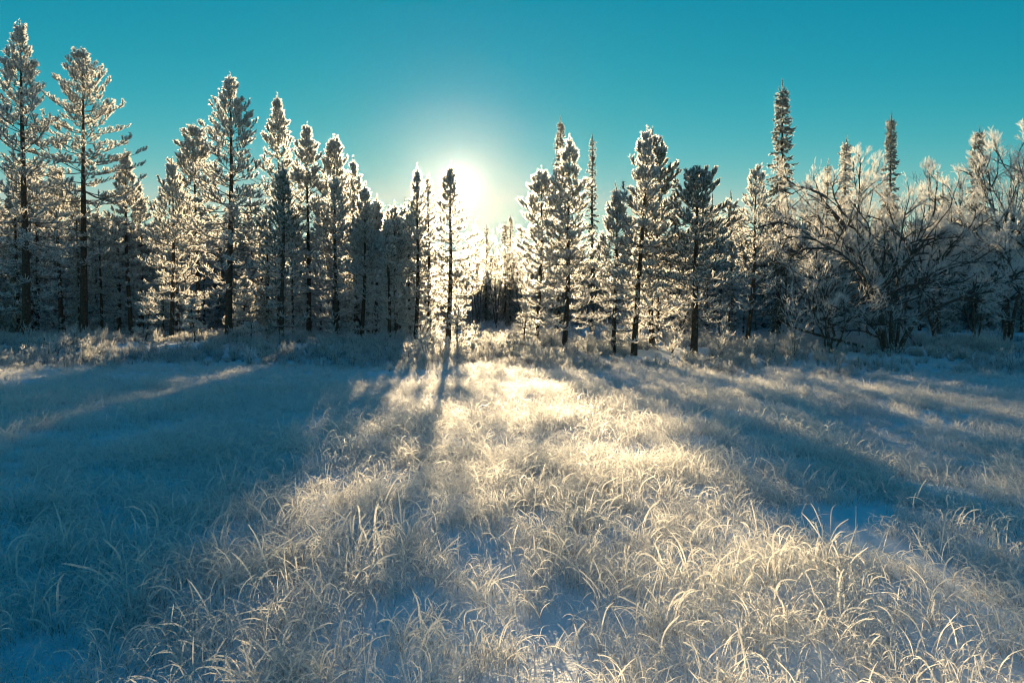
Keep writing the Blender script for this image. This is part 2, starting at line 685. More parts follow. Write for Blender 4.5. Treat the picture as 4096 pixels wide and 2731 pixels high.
def plant(name, label, cat, px, top, depth, base_px=None, group=None, rz=None, seed=0, **kw):
    """A conifer of its own: foot on the ground at that distance, top where the photo shows it."""
    P = at(px, top, depth)
    x = P[0]
    z0 = float(ground(x, depth))
    H = P[2] - z0
    if 'hwpx' in kw:
        kw['hw'] = kw.pop('hwpx') * depth / F
    if base_px is not None:
        kw['lean'] = (at(base_px, top, depth)[0] - x) / (H * .1)
    trunk, crown, bp = conifer(seed, H, org=np.array([x, depth, z0]), **kw)
    t = thing(name, label, cat, (x, depth, z0), 0.0, group)
    obj('trunk', trunk.mesh('trunk', [BARK], smooth=True), t)
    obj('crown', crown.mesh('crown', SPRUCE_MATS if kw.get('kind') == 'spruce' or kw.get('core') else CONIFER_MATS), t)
    for b in bp:
        obj('branch', b.mesh('branch', CONIFER_MATS), t)
    return t


PINE, SPRUCE = 'pine_tree', 'spruce_tree'
sd = 100


def P_(label, px, top, depth, hwpx, seed=None, **kw):
    global sd
    sd += 1
    return plant(PINE, label, 'pine tree', px, top, depth, seed=seed or sd, hwpx=hwpx, **kw)


def S_(label, px, top, depth, hwpx, seed=None, **kw):
    global sd
    sd += 1
    kw.setdefault('peak', .9)
    kw.setdefault('power', .75)
    kw.setdefault('tuft', .26)
    kw.setdefault('tr', .07)
    kw.setdefault('spacing', .24)
    kw.setdefault('fz', 18)
    kw.setdefault('frosty', .85)
    kw.setdefault('parts', 0)
    kw.setdefault('base', .05)
    return plant(SPRUCE, label, 'spruce tree', px, top, depth, kind='spruce', seed=seed or sd, hwpx=hwpx, **kw)


# --- left wood, from the left edge to the sun
P_('tallest frosted pine, thick white tip, at the far left edge', 80, 100, 30, 170, base_px=66, base=.10, peak=.7, power=.62, tuft=.40, tr=.095, dens=.8, bare=.62, trunk_r=.17)
P_('tall sunlit pine with flat rounded top beside the tallest left pine', 328, 212, 33, 190, base_px=302, base=.26, peak=.60, power=.55, tuft=.34, tr=.085, dens=.8, bare=.85, trunk_r=.17, spacing=.40, porous=1.1)
P_('short pale pine half hidden right of the flat topped pine', 500, 610, 36, 80, peak=.5, power=.7)
P_('small sunlit pine in the low dip of the left treeline', 556, 735, 38, 70, peak=.6)
P_('slender fully sunlit pine standing in front of the dark left wood', 688, 645, 31.5, 100, base_px=676, base=.06, peak=.5, power=.75, tuft=.36, bare=.62, porous=.8)
P_('shaded round topped pine behind the slender sunlit pine', 775, 508, 40, 95, peak=.35, power=.65, base=.3, tuft=.42, tr=.1)
P_('broad dark pine with twin white candle tips, tallest left of the sun', 920, 308, 31, 185, base_px=902, base=.14, peak=.72, power=.68, tuft=.38, tr=.088, dens=.85, bare=.75, trunk_r=.16)
P_('open crowned pine with gold edged tiers behind a dark young pine', 1110, 388, 37, 115, base=.15, peak=.55, power=.75, tuft=.44, tr=.1, dens=.75)
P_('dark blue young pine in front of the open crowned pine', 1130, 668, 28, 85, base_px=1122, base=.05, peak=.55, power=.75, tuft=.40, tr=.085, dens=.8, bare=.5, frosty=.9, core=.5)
P_('pointed dark capped pine with bright lower tiers, left of two blunt pines', 1226, 503, 36, 105, base=.15, peak=.5, power=.7, tuft=.40, tr=.095)
P_('blunt topped gold lit pine above a crown of long upright candles', 1336, 553, 38, 85, base=.2, peak=.4, power=.6, tuft=.42, tr=.1, porous=.8)
P_('gold pine with long upright candles below the blunt topped pine', 1338, 698, 30.5, 82, base_px=1332, base=.06, peak=.55, tuft=.42, tr=.085, bare=.55, porous=.8)
P_('bushy bright pine on the shoulder right of the blunt topped pine', 1412, 636, 36, 72, base=.1, peak=.5, tuft=.4, tr=.095)
P_('thin two tipped pine on the falling treeline left of the sun', 1458, 743, 31, 78, base_px=1446, base=.05, porous=1.1, peak=.55, tuft=.36, bare=.5)
P_('dim narrow pine next to the thin two tipped pine', 1505, 793, 33, 75, base=.05, porous=1.1, peak=.6, tuft=.36, bare=.55)
P_('small pine at the lowest point of the treeline left of the sun', 1577, 818, 31, 78, base=.05, porous=1.1, peak=.6, tuft=.34, bare=.5)
P_('bare stemmed short pine leaning on the lowest dip left of the sun', 1548, 868, 30, 60, base_px=1556, base=.05, porous=1.1, peak=.6, tuft=.32, bare=.5)
P_('glowing slim pine, first one left of the sun', 1668, 672, 30.5, 66, base_px=1660, base=.05, peak=.6, tuft=.36, tr=.078, bare=.6, porous=.75)
P_('glowing pine squeezed between the slim pine and the sun', 1712, 702, 33, 62, base=.06, peak=.5, tuft=.36, tr=.08, porous=.75)
P_('glowing pine with dark trunk and the sun at its tip', 1800, 662, 31.5, 112, base_px=1794, base=.16, peak=.58, power=.95, tuft=.36, tr=.08, bare=.85, dens=1.0, porous=1.15, trunk_r=.12)
# --- gap with the view into the far wood
S_('distant dark spruce spire in the gap right of the sun', 1945, 902, 58, 45, base=.05, frosty=.6)
S_('distant spruce in the gap with a sunlit left side', 2020, 892, 56, 70, base=.05, frosty=.6)
S_('farthest spruce peeping over the gap right of the sunlit spruce', 2042, 862, 66, 55, base=.05, frosty=.6)
# --- right of the gap
P_('narrow golden pine on the right edge of the gap', 2166, 678, 29.5, 104, base_px=2150, base=.04, peak=.4, power=.75, tuft=.36, tr=.078, bare=.6, porous=1.15)
S_('dark tipped spruce rising behind the golden pine right of the gap', 2242, 474, 40, 70, base=.05, frosty=.6)
P_('tallest golden pine of the sunlit cluster, right of the gap', 2278, 548, 27, 118, base_px=2258, base=.07, peak=.6, power=.75, tuft=.36, tr=.08, bare=.68, trunk_r=.1, porous=1.1)
S_('thin shaded spruce spire between the two sunlit pine clusters', 2370, 543, 46, 42, base=.05, frosty=.6)
P_('young golden pine with frosted curls below, in front of the spire', 2466, 748, 25.5, 92, base_px=2464, base=.05, peak=.6, tuft=.34, tr=.075, bare=.58, porous=.95)
P_('sunlit pine whose right half melts into a dark neighbour', 2586, 522, 25, 120, base_px=2537, base=.06, peak=.62, power=.72, tuft=.36, tr=.08, bare=.72, asym=-.15, porous=1.1)
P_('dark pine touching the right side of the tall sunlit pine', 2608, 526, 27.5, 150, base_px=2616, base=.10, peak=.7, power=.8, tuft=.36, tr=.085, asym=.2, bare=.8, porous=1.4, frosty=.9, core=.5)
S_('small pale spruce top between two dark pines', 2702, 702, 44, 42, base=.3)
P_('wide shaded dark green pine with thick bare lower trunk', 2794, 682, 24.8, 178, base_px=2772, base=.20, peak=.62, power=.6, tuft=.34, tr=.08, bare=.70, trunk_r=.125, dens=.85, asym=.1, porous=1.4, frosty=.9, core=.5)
P_('tiny pale pine top right of the wide shaded pine', 2928, 885, 36, 45, peak=.6, tuft=.3)
P_('slim pine with crooked leaning trunk left of the tallest spruce', 3026, 672, 26.5, 85, base_px=2992, base=.22, peak=.45, power=.7, tuft=.33, tr=.08, bare=.75, dens=.7, trunk_r=.085, wavy=.1, porous=.8)
S_('tallest spruce spire, frosted, between crooked pine and willow thicket', 3131, 335, 34, 85, base=.06, peak=.8, power=.7, tuft=.34, tr=.09, dens=.9)
S_('white frosted spruce tip above the willow thicket', 3386, 553, 40, 75, base=.1, tuft=.34, tr=.09, frosty=1.25, core=.3)
S_('lower frosted spruce tip left of the white spruce tip', 3312, 648, 41, 50, base=.1, frosty=1.25, core=.3)
S_('slender dark spruce spire above the many stemmed birch', 3566, 463, 40, 58, base=.05, peak=.8, tuft=.32, tr=.085)
S_('dark spruce top at the right, partly behind the white birch', 3918, 513, 44, 105, base=.05, peak=.8, tuft=.34, tr=.09)

# --- shaded wood behind: a few sorts, then copies of each with their parts
lib = []
for k, (H, hw) in enumerate([(8.2, 1.25), (9.2, 1.5), (7.4, 1.2), (8.6, 1.35)]):
    tr_, cr_, _ = conifer(900 + k, H, hw, base=.05, peak=.7, power=.7, tuft=.5, tr=.12, dens=.62, fz=18, parts=0, bare=.75, spacing=.42)
    r = thing('forest_pine', 'x', 'pine tree', (0, 0, 0))
    obj('trunk', tr_.mesh('trunk', [BARK], smooth=True), r)
    obj('crown', cr_.mesh('crown', CONIFER_MATS), r)
    lib.append([r, H, False])
for k, (H, hw) in enumerate([(9.0, 1.1), (8.0, 1.3)]):
    tr_, cr_, _ = conifer(950 + k, H, hw, base=.03, peak=.95, power=.8, kind='spruce', tuft=.4, tr=.1, dens=.55, fz=14, parts=0, spacing=.36)
    r = thing('forest_spruce', 'x', 'spruce tree', (0, 0, 0))
    obj('trunk', tr_.mesh('trunk', [BARK], smooth=True), r)
    obj('crown', cr_.mesh('crown', CONIFER_MATS), r)
    lib.append([r, H, False])
rb = np.random.default_rng(5)


def envelope(px):
    """Photo height (pixels) that the tops of the rows behind keep below."""
    xs = [-900, 0, 250, 450, 560, 650, 800, 1000, 1200, 1400, 1560, 1700, 1800, 1880, 2100, 2180, 2350, 2600, 2800, 3000, 3150, 3400, 4096, 5000]
    ys = [600, 560, 620, 740, 880, 860, 760, 740, 770, 790, 850, 930, 930, 1010, 990, 930, 880, 830, 900, 950, 860, 800, 780, 700]
    return np.interp(px, xs, ys)


WOOD = {'left': ('dark frosted conifer in the shaded wood behind the left pines', 'conifers of the shaded wood behind the left pines'),
        'gap': ('far grey conifer at the back of the gap right of the sun', 'far conifers at the back of the gap'),
        'mid': ('dim conifer filling in behind the golden pines right of the gap', 'conifers behind the golden pines'),
        'right': ('dark conifer behind the frosted willow and birch thicket', 'conifers behind the right thicket')}
count = 0
for depth, step in ((36.5, 66), (42, 62)):
    px = -700.0 + rb.uniform(0, 60)
    while px < 4800:
        dd = depth + rb.uniform(-3, 3)
        zone = 'left' if px < 1840 else 'gap' if px < 2110 else 'mid' if px < 2750 else 'right'
        ok = True
        if zone == 'gap' or 2110 <= px < 2560:
            ok = False
        if 1790 < px < 1880:
            ok = False
        top = envelope(px) + rb.uniform(10, 170 if px < 1300 or px > 1650 else 80) + (60 if zone == 'right' else 0)
        P = at(px, top, dd)
        if zone == 'right' and depth < 40 and px > 2950:
            ok = False
        for c0, c1, y0, zz, pr in LANES:
            w_ = .7 if zz < .1 else .15
            if c0 - w_ < across(P[0], dd) < c1 + w_ and dd > y0 and zz < 3:
                ok = False
        if ok:
            z0 = float(ground(P[0], dd))
            h = P[2] - z0
            pick = rb.integers(0, 6)
            if zone == 'right' and rb.random() < .5:
                pick = rb.integers(4, 6)
            e = lib[pick]
            s = h / e[1]
            sxy = max(.55, min(1.3, s * rb.uniform(.85, 1.15)))
            lab, grp = WOOD[zone]
            sort = 'spruce' if pick > 3 else 'pine'
            lab = lab.replace('conifer', ('tall ' if h > 8.2 else 'short ') + sort)
            grp = grp.replace('conifers', ('tall ' if h > 8.2 else 'short ') + sort + 's')
            rz = rb.uniform(0, 6.28)
            if not e[2]:
                r = e[0]
                r.location, r.rotation_euler, r.scale = (float(P[0]), float(dd), z0), (0, 0, rz), (sxy, sxy, s)
                r['label'], r['group'] = lab, grp
                e[2] = True
            else:
                dup(e[0], (P[0], dd, z0), rz, (sxy, sxy, s), lab, grp)
            count += 1
        px += step * rb.uniform(.65, 1.35) * (1.25 if px < 1880 else 1.0)


for px, top, dd in ((1470, 800, 37), (1515, 872, 38.5), (1555, 838, 37.5), (1598, 880, 38), (1636, 846, 37), (1676, 800, 38.5)):  # extra pines added to block the sun from the left meadow
    P = at(px, top, dd)
    z0 = float(ground(P[0], dd))
    e = lib[count % 4]
    s = (P[2] - z0) / e[1]
    dup(e[0], (P[0], dd, z0), count * 1.7, (s * 1.05, s * 1.05, s), 'dim pine added behind the falling treeline to shade the left meadow', 'pines added behind the falling treeline')
    count += 1


# ------------------------------------------------------------------ frosted broadleaf trees
def spawn(rng, P, per, ratio, ang, n=5, up=.15, tmin=.25, noise_=.16, minlen=.1, tmax=1.0):
    """Children of polylines P (m, k, 3): paths of n points."""
    m_ = len(P)
    ln = np.linalg.norm(np.diff(P, axis=1), axis=2).sum(1)
    s = rng.uniform(tmin, tmax, (m_, per))
    s[:, 0] = tmax * .985
    x = s * (P.shape[1] - 1.001)
    i = x.astype(int)
    fr = (x - i)[..., None]
    mi = np.arange(m_)[:, None]
    p = P[mi, i] * (1 - fr) + P[mi, i + 1] * fr
    T = unit(P[mi, i + 1] - P[mi, i])
    r = rng.normal(size=T.shape)
    r = unit(r - T * (r * T).sum(2, keepdims=True))
    a = np.radians(rng.uniform(ang * .45, ang * 1.2, (m_, per)))[..., None]
    a[:, 0] *= .35
    d = unit(T * np.cos(a) + r * np.sin(a) + np.array([0, 0, up]))
    L_ = np.maximum(minlen, ln[:, None] * ratio * (1.25 - .7 * s) * rng.uniform(.6, 1.15, s.shape)).reshape(-1)
    p, d = p.reshape(-1, 3), d.reshape(-1, 3)
    pts = [p]
    for k in range(n - 1):
        pts.append(pts[-1] + d * (L_ / (n - 1))[:, None])
        d = unit(d + rng.normal(0, noise_, d.shape) + np.array([0, 0, up * .35]))
    return np.stack(pts, 1)


def smooth_path(pts, n=12, rng=None, jit=.03):
    pts = np.asarray(pts, float)
    s = np.concatenate([[0], np.cumsum(np.linalg.norm(np.diff(pts, axis=0), axis=1))])
    u = np.linspace(0, s[-1], n)
    q = np.stack([np.interp(u, s, pts[:, k]) for k in range(3)], 1)
    for _ in range(2):
        q[1:-1] = .25 * q[:-2] + .5 * q[1:-1] + .25 * q[2:]
    if rng is not None:
        q[1:-1] += rng.normal(0, jit, q[1:-1].shape)
    return q


def broadleaf(seed, limbs, radii, levels, tip_len=.20, tip_r=.030, fz=6, up=.14, extra=None):
    """limbs: list of (12, 3) paths. Returns the limb meshes and one mesh of branches and frosted twigs."""
    rng = np.random.default_rng(seed)
    limb_accs = []
    for P, r in zip(limbs, radii):
        a = Acc()
        a.tube(P, r * np.linspace(1, .12, len(P)), 8, 0)
        limb_accs.append(a)
    tw = Acc()
    cur = np.stack(limbs)
    rr = max(radii) * .4
    for (per, ratio, ang, n) in levels:
        cur = spawn(rng, cur, per, ratio, ang, n, up)
        R = np.tile(np.linspace(1, .45, n) * rr, (len(cur), 1))
        tw.tube(cur, R, 4 if rr > .02 else 3, 0 if rr > .012 else 1)
        if rr < .03:
            tw.fuzz(cur, rng, 8, tip_r * .8, tip_r * .30, .5, 1)
        rr = max(.006, rr * .45)
    tips = spawn(rng, cur, 4, .55, 42, 4, up, .2, .2, tip_len)
    tw.ribbon(tips, np.tile(np.array([.5, .55, .5, .3]) * tip_r * .5, (len(tips), 1)), rng, 1)
    tw.fuzz(tips, rng, fz, tip_r * .9, tip_r * .24, .55, 1)
    return limb_accs, tw


BL_MATS = [BIRCHBARK, FROST]


def birch(name, label, cat, px, py, depth, limbs_px, radii, levels, seed, group=None, **kw):
    """limbs_px: limb paths in photo pixels with an offset in depth, read off the photograph at this distance."""
    rng = np.random.default_rng(seed)
    x = at(px, py, depth)[0]
    z0 = float(ground(x, depth))
    base = np.array([x, depth, z0])
    limbs = []
    for path in limbs_px:
        pts = []
        for (qx, qy, dy) in path:
            pts.append((at(qx, qy, depth + dy) - base) * np.array([1, 1, .86]))
        pts[0] = pts[0] + np.array([0, 0, -.15]) if pts[0][2] < .5 else pts[0]
        limbs.append(smooth_path(pts, 12, rng))
    la, tw = broadleaf(seed, limbs, radii, levels, **kw)
    t = thing(name, label, cat, base, 0, group)
    for a in la:
        obj('limb', a.mesh('limb', [BIRCHBARK], smooth=True), t)
    obj('twigs', tw.mesh('twigs', BL_MATS), t)
    return t


LV = [(10, .46, 52, 6), (6, .50, 48, 5), (5, .50, 45, 4)]
birch('birch_tree', 'many stemmed frosted birch with dark low sweeping limbs in the shade', 'birch tree', 3562, 1420, 26,
      [[(3570, 1430, 0), (3575, 1200, 0), (3560, 1060, .2), (3480, 930, .4), (3420, 820, .5), (3360, 720, .6), (3300, 680, .6)],
       [(3555, 1430, -.1), (3520, 1180, -.4), (3440, 1010, -.8), (3330, 910, -1.2), (3255, 890, -1.4), (3195, 830, -1.5)],
       [(3580, 1420, 0), (3640, 1290, -.2), (3700, 1215, -.4), (3800, 1180, -.6), (3900, 1130, -.8), (4010, 1080, -1.)],
       [(3570, 1400, .1), (3580, 1150, .3), (3600, 1010, .6), (3660, 930, .8), (3710, 870, 1.), (3735, 780, 1.)],
       [(3550, 1420, 0), (3500, 1290, -.4), (3440, 1250, -.8), (3370, 1230, -1.1)],
       [(3560, 1420, .2), (3500, 1200, .5), (3440, 1060, .8), (3400, 920, 1.), (3370, 760, 1.2)],
       [(3575, 1400, .2), (3620, 1180, .7), (3700, 1040, 1.1), (3790, 960, 1.4), (3850, 880, 1.5)],
       [(3572, 1410, .1), (3010, 1240, .8), (3680, 1130, 1.4), (3800, 1040, 1.7)]],
      [.12, .10, .11, .09, .06, .08, .07, .065], LV, 31, up=.05, tip_r=.022)
birch('birch_tree', 'large white frosted birch glowing at the right edge', 'birch tree', 4030, 1400, 28.5,
      [[(4025, 1400, 0), (4020, 1150, 0), (4010, 950, .1), (3985, 780, .2), (3960, 640, .2)],
       [(4030, 1400, 0), (4035, 1100, .2), (4050, 880, .4), (4060, 700, .5), (4065, 560, .5)],
       [(4030, 1380, .1), (4000, 1120, .6), (3940, 960, .9), (3880, 840, 1.1), (3840, 760, 1.2)],
       [(4035, 1380, 0), (4080, 1100, -.4), (4130, 900, -.8), (4170, 740, -.9), (4190, 600, -1)],
       [(4020, 1100, 0), (3950, 1000, -.4), (3880, 930, -.8), (3810, 900, -1)],
       [(4040, 1100, .2), (4090, 950, .8), (4140, 800, 1.), (4160, 660, 1.)]],
      [.10, .10, .08, .09, .055, .06], LV, 32, tip_r=.027, tip_len=.24, up=.12)
birch('birch_tree', 'pale frosted birch filling the space between the two large birches', 'birch tree', 3740, 1360, 33,
      [[(3740, 1360, 0), (3735, 1150, 0), (3730, 950, .2), (3715, 800, .3), (3725, 700, .3)],
       [(3740, 1360, 0), (3760, 1120, .4), (3800, 950, .8), (3830, 820, 1), (3850, 740, 1)],
       [(3740, 1340, 0), (3700, 1130, -.4), (3660, 980, -.8), (3620, 860, -1), (3600, 790, -1)],
       [(3740, 1300, 0), (3790, 1100, -.4), (3860, 1000, -.9), (3900, 930, -1.1)]],
      [.09, .08, .08, .07], LV, 33, tip_r=.026, tip_len=.26, up=.2)
birch('birch_tree', 'sunlit frosted birch behind the grey willow bush', 'birch tree', 3320, 1340, 32,
      [[(3320, 1340, 0), (3310, 1100, 0), (3290, 900, .2), (3270, 760, .3)],
       [(3320, 1340, 0), (3350, 1080, .4), (3390, 880, .8), (3410, 720, 1), (3440, 650, 1)],
       [(3320, 1320, 0), (3270, 1100, -.4), (3220, 950, -.8), (3180, 850, -1)],
       [(3320, 1300, 0), (3380, 1100, -.4), (3450, 960, -.9), (3520, 850, -1.1)]],
      [.09, .08, .07, .07], LV, 34, tip_r=.026, tip_len=.26, up=.2)
birch('willow_bush', 'rounded grey frosted willow bush left of the many stemmed birch', 'willow bush', 3320, 1390, 25.5,
      [[(3320, 1390, 0), (3310, 1230, 0), (3290, 1110, .2), (3280, 1010, .3)],
       [(3320, 1390, 0), (3350, 1220, .3), (3390, 1110, .5), (3420, 1020, .6)],
       [(3315, 1390, 0), (3270, 1250, -.3), (3220, 1160, -.6), (3190, 1090, -.7)],
       [(3325, 1390, 0), (3390, 1270, -.3), (3440, 1190, -.5), (3470, 1130, -.6)],
       [(3318, 1390, 0), (3300, 1260, -.6), (3290, 1160, -1), (3300, 1080, -1.2)]],
      [.05, .05, .045, .045, .04], [(7, .55, 50, 5), (6, .5, 45, 4)], 35, tip_r=.026)
for k, (px, py, dp, lab) in enumerate([(3905, 1380, 31, 'frosted thin stemmed birch left of the right edge birch trunk'),
                                       (4160, 1400, 27, 'frosted birch reaching in from beyond the right edge')]):
    q = [[(px, py, 0), (px - 15, py - 220, 0), (px - 10, py - 430, .2), (px - 30, py - 600, .3)],
         [(px, py, 0), (px + 30, py - 200, .4), (px + 70, py - 380, .8), (px + 90, py - 540, 1)],
         [(px, py - 20, 0), (px - 60, py - 220, -.4), (px - 110, py - 380, -.8), (px - 140, py - 470, -1)]]
    birch('birch_tree', lab, 'birch tree', px, py, dp, q, [.06, .055, .05], LV, 36 + k, tip_r=.026, up=.12)
for k, (px, top, dp, lab) in enumerate([(1912, 905, 50, 'small frosted birch beside the sun pine at the gap'),
                                        (1985, 930, 52, 'drooping frosted birch between the gap spruces'),
                                        (2085, 960, 50, 'low frosted birch at the right side of the gap')]):
    q = [[(px, 1310, 0), (px, 1180, 0), (px - 6, 1060, .2), (px - 10, top + 40, .3)],
         [(px, 1310, 0), (px + 12, 1150, .4), (px + 28, 1050, .6), (px + 36, top + 60, .8)],
         [(px, 1300, 0), (px - 16, 1160, -.4), (px - 34, 1060, -.6), (px - 40, top + 80, -.8)]]
    birch('birch_tree', lab, 'birch tree', px, 1310, dp, q, [.06, .05, .05], [(7, .5, 45, 5), (5, .5, 45, 4)], 50 + k, tip_r=.05, tip_len=.3, up=.05)


# ------------------------------------------------------------------ saplings and small shrubs along the wood's edge
def sapling(label, px, top, depth, hwpx, seed, **kw):
    kw.setdefault('tuft', .24)
    kw.setdefault('tr', .055)
    return plant('pine_sapling', label, 'sapling', px, top, depth, seed=seed, hwpx=hwpx, base=kw.pop('base', .15), peak=kw.pop('peak', .8),
                 power=.8, bare=1.3, spacing=.2, parts=0, trunk_r=kw.pop('trunk_r', .022), frosty=1.25, **kw)


sapling('tiered frosted pine sapling in front of the sun pine trunk', 1832, 1215, 25.5, 52, 301)
sapling('tiny frosted sapling alone in the blue shade of the gap', 1899, 1296, 30, 16, 302)
sapling('golden frosted sapling in the middle of the lit gap', 2056, 1352, 24.5, 36, 303)
sapling('frosted sapling with long lower arms at the gap edge of the golden pines', 2102, 1200, 27.5, 34, 304)
sapling('pale shaded young pine at the foot of the slender sunlit pine', 590, 1180, 28, 42, 305)
sapling('small shaded sapling right of the pale young pine', 768, 1185, 28.5, 30, 306)
sapling('little sunlit fir on the bank at the far left', 176, 1348, 24.5, 40, 307, base=.05)
sapling('lit sapling left of the dark young pine between trunks', 975, 1105, 35, 60, 308, base=.05, tuft=.3, tr=.08)
sapling('small glowing sapling among the twigs left of the sun pine', 1722, 1265, 27, 28, 309)
sapling('low shaded sapling on the bank under the broad dark pine', 1004, 1290, 27, 45, 310, base=.1)


def shrub(name, label, cat, px, depth, height, spread, seed, stems=7, tip_r=.03, loc=None):
    rng = np.random.default_rng(seed)
    x = at(px, 1300, depth)[0]
    z0 = float(ground(x, depth))
    limbs = []
    for k in range(stems):
        az = k * 6.283 / stems + rng.normal(0, .3)
        lean = rng.uniform(.15, 1.0) * spread
        h = height * rng.uniform(.7, 1.0)
        p = np.array([[0, 0, -.05], [math.cos(az) * lean * .3, math.sin(az) * lean * .3, h * .4],
                      [math.cos(az) * lean * .7, math.sin(az) * lean * .7, h * .75], [math.cos(az) * lean, math.sin(az) * lean, h]])
        limbs.append(smooth_path(p, 12, rng, .012))
    la, tw = broadleaf(seed, limbs, [.012] * stems, [(6, .45, 45, 4)], tip_len=.09, tip_r=tip_r, fz=9)
    t = thing(name, label, cat, (x, depth, z0))
    for a in la:
        obj('stem', a.mesh('stem', [TWIGBARK]), t)
    obj('twigs', tw.mesh('twigs', [TWIGBARK, FROST]), t)
    return t


shrub('frosted_shrub', 'upright forked frosted shrub between the wide dark pine and crooked pine', 'shrub', 2888, 24, 1.35, .35, 401, 5)
shrub('frosted_shrub', 'tall blue grey frosted shrub below the tallest spruce', 'shrub', 3178, 24, 2.2, .65, 402, 6)
shrub('frosted_shrub', 'white frosted shrub standing alone on the blue bank left', 'shrub', 992, 21.5, .55, .18, 403, 5)
shrub('frosted_shrub', 'white lit shrub at the start of the bright grass strip', 'shrub', 1634, 22, .8, .22, 404, 5)
shrub('frosted_shrub', 'glowing shrub clump under the slim glowing pine', 'shrub', 1700, 23, .95, .35, 405, 7)
shrub('frosted_shrub', 'frosted shrub in front of the sun pine foot', 'shrub', 1768, 23.5, .75, .25, 406, 6)
shrub('frosted_shrub', 'broad golden frosted shrub in the lit gap', 'shrub', 1990, 25.5, .75, .55, 407, 9)
shrub('frosted_shrub', 'low golden shrub right of the golden sapling', 'shrub', 2130, 24.5, .65, .5, 408, 9)
shrub('frosted_shrub', 'low frosted shrub between the trunks of the golden pines', 'shrub', 2350, 25.5, .7, .5, 409, 8)
shrub('frosted_shrub', 'lit shrub at the foot of the crooked pine', 'shrub', 3010, 25, .5, .35, 410, 7)
shrub('frosted_shrub', 'pale shrub on the bank beside the little far left fir', 'shrub', 225, 24.2, .6, .45, 411, 8)
shrub('frosted_shrub', 'frosted shrub below the wide shaded pine', 'shrub', 2690, 25.5, .7, .5, 412, 8)
shrub('frosted_shrub', 'sunlit shrub at the right bank under the large white birch', 'shrub', 3960, 26, .6, .5, 413, 8)


# ------------------------------------------------------------------ ground cover: sources + scatter points in one mesh, copied by geometry nodes
def scatter(name, sources, mats, pts, rot, scl, idx, label):
    """One stuff object: its mesh holds the clump shapes (clump = 0, 1, ..) and the points they grow on (clump = -1)."""
    V, Fc, M, A, C = [], [], [], [], []
    n = 0
    for k, s in enumerate(sources):
        v = np.concatenate(s.v)
        V.append(v)
        Fc.append(np.concatenate(s.f) + n)
        M.append(np.concatenate(s.m))
        A.append(np.concatenate(s.a))
        C.append(np.full(len(v), k))
        n += len(v)
    nv, npnt = n, len(pts)
    V.append(pts)
    v = np.concatenate(V).astype(np.float32)
    f = np.concatenate(Fc).astype(np.int32)
    me = bpy.data.meshes.new(name)
    me.vertices.add(len(v))
    me.vertices.foreach_set('co', v.ravel())
    me.loops.add(len(f) * 3)
    me.loops.foreach_set('vertex_index', f.ravel())
    me.polygons.add(len(f))
    me.polygons.foreach_set('loop_start', np.arange(len(f), dtype=np.int32) * 3)
    me.polygons.foreach_set('material_index', np.concatenate(M).astype(np.int32))
    for x in mats:
        me.materials.append(x)

    def attr(nm, typ, val, key='value'):
        a = me.attributes.new(nm, typ, 'POINT')
        a.data.foreach_set(key, np.ascontiguousarray(val).ravel())
    z = np.zeros(npnt)
    attr('frost', 'FLOAT', np.concatenate(A + [z]).astype(np.float32))
    attr('clump', 'INT', np.concatenate(C + [np.full(npnt, -1)]).astype(np.int32))
    attr('pick', 'INT', np.concatenate([np.zeros(nv), idx]).astype(np.int32))
    attr('turn', 'FLOAT_VECTOR', np.concatenate([np.zeros((nv, 3)), rot]).astype(np.float32), 'vector')
    attr('size', 'FLOAT_VECTOR', np.concatenate([np.ones((nv, 3)), scl]).astype(np.float32), 'vector')
    me.update(calc_edges=True)
    TRIS[0] += len(f)
    o = obj(name, me)
    o['kind'] = 'stuff'
    o['label'] = label
    ng = bpy.data.node_groups.new(name + '_growth', 'GeometryNodeTree')
    ng.interface.new_socket('Geometry', in_out='INPUT', socket_type='NodeSocketGeometry')
    ng.interface.new_socket('Geometry', in_out='OUTPUT', socket_type='NodeSocketGeometry')
    gi, go = ng.nodes.new('NodeGroupInput'), ng.nodes.new('NodeGroupOutput')

    def named(nm, typ):
        a = ng.nodes.new('GeometryNodeInputNamedAttribute')
        a.data_type = typ
        a.inputs['Name'].default_value = nm
        return a.outputs['Attribute']
    cl = named('clump', 'INT')
    cmp_ = ng.nodes.new('FunctionNodeCompare')
    cmp_.data_type, cmp_.operation = 'INT', 'LESS_THAN'
    ng.links.new(cl, [i for i in cmp_.inputs if i.type == 'INT'][0])
    [i for i in cmp_.inputs if i.type == 'INT'][1].default_value = 0
    sepg = ng.nodes.new('GeometryNodeSeparateGeometry')
    sepg.domain = 'POINT'
    ng.links.new(gi.outputs[0], sepg.inputs['Geometry'])
    ng.links.new(cmp_.outputs[0], sepg.inputs['Selection'])
    spl = ng.nodes.new('GeometryNodeSplitToInstances')
    spl.domain = 'POINT'
    ng.links.new(sepg.outputs['Inverted'], spl.inputs['Geometry'])
    ng.links.new(cl, spl.inputs['Group ID'])
    iop = ng.nodes.new('GeometryNodeInstanceOnPoints')
    ng.links.new(sepg.outputs['Selection'], iop.inputs['Points'])
    ng.links.new(spl.outputs['Instances'], iop.inputs['Instance'])
    iop.inputs['Pick Instance'].default_value = True
    ng.links.new(named('pick', 'INT'), iop.inputs['Instance Index'])
    e2r = ng.nodes.new('FunctionNodeEulerToRotation')
    ng.links.new(named('turn', 'FLOAT_VECTOR'), e2r.inputs[0])
    ng.links.new(e2r.outputs[0], iop.inputs['Rotation'])
    ng.links.new(named('size', 'FLOAT_VECTOR'), iop.inputs['Scale'])
    ng.links.new(iop.outputs[0], go.inputs[0])
    md = o.modifiers.new('growth', 'NODES')
    md.node_group = ng
    return o


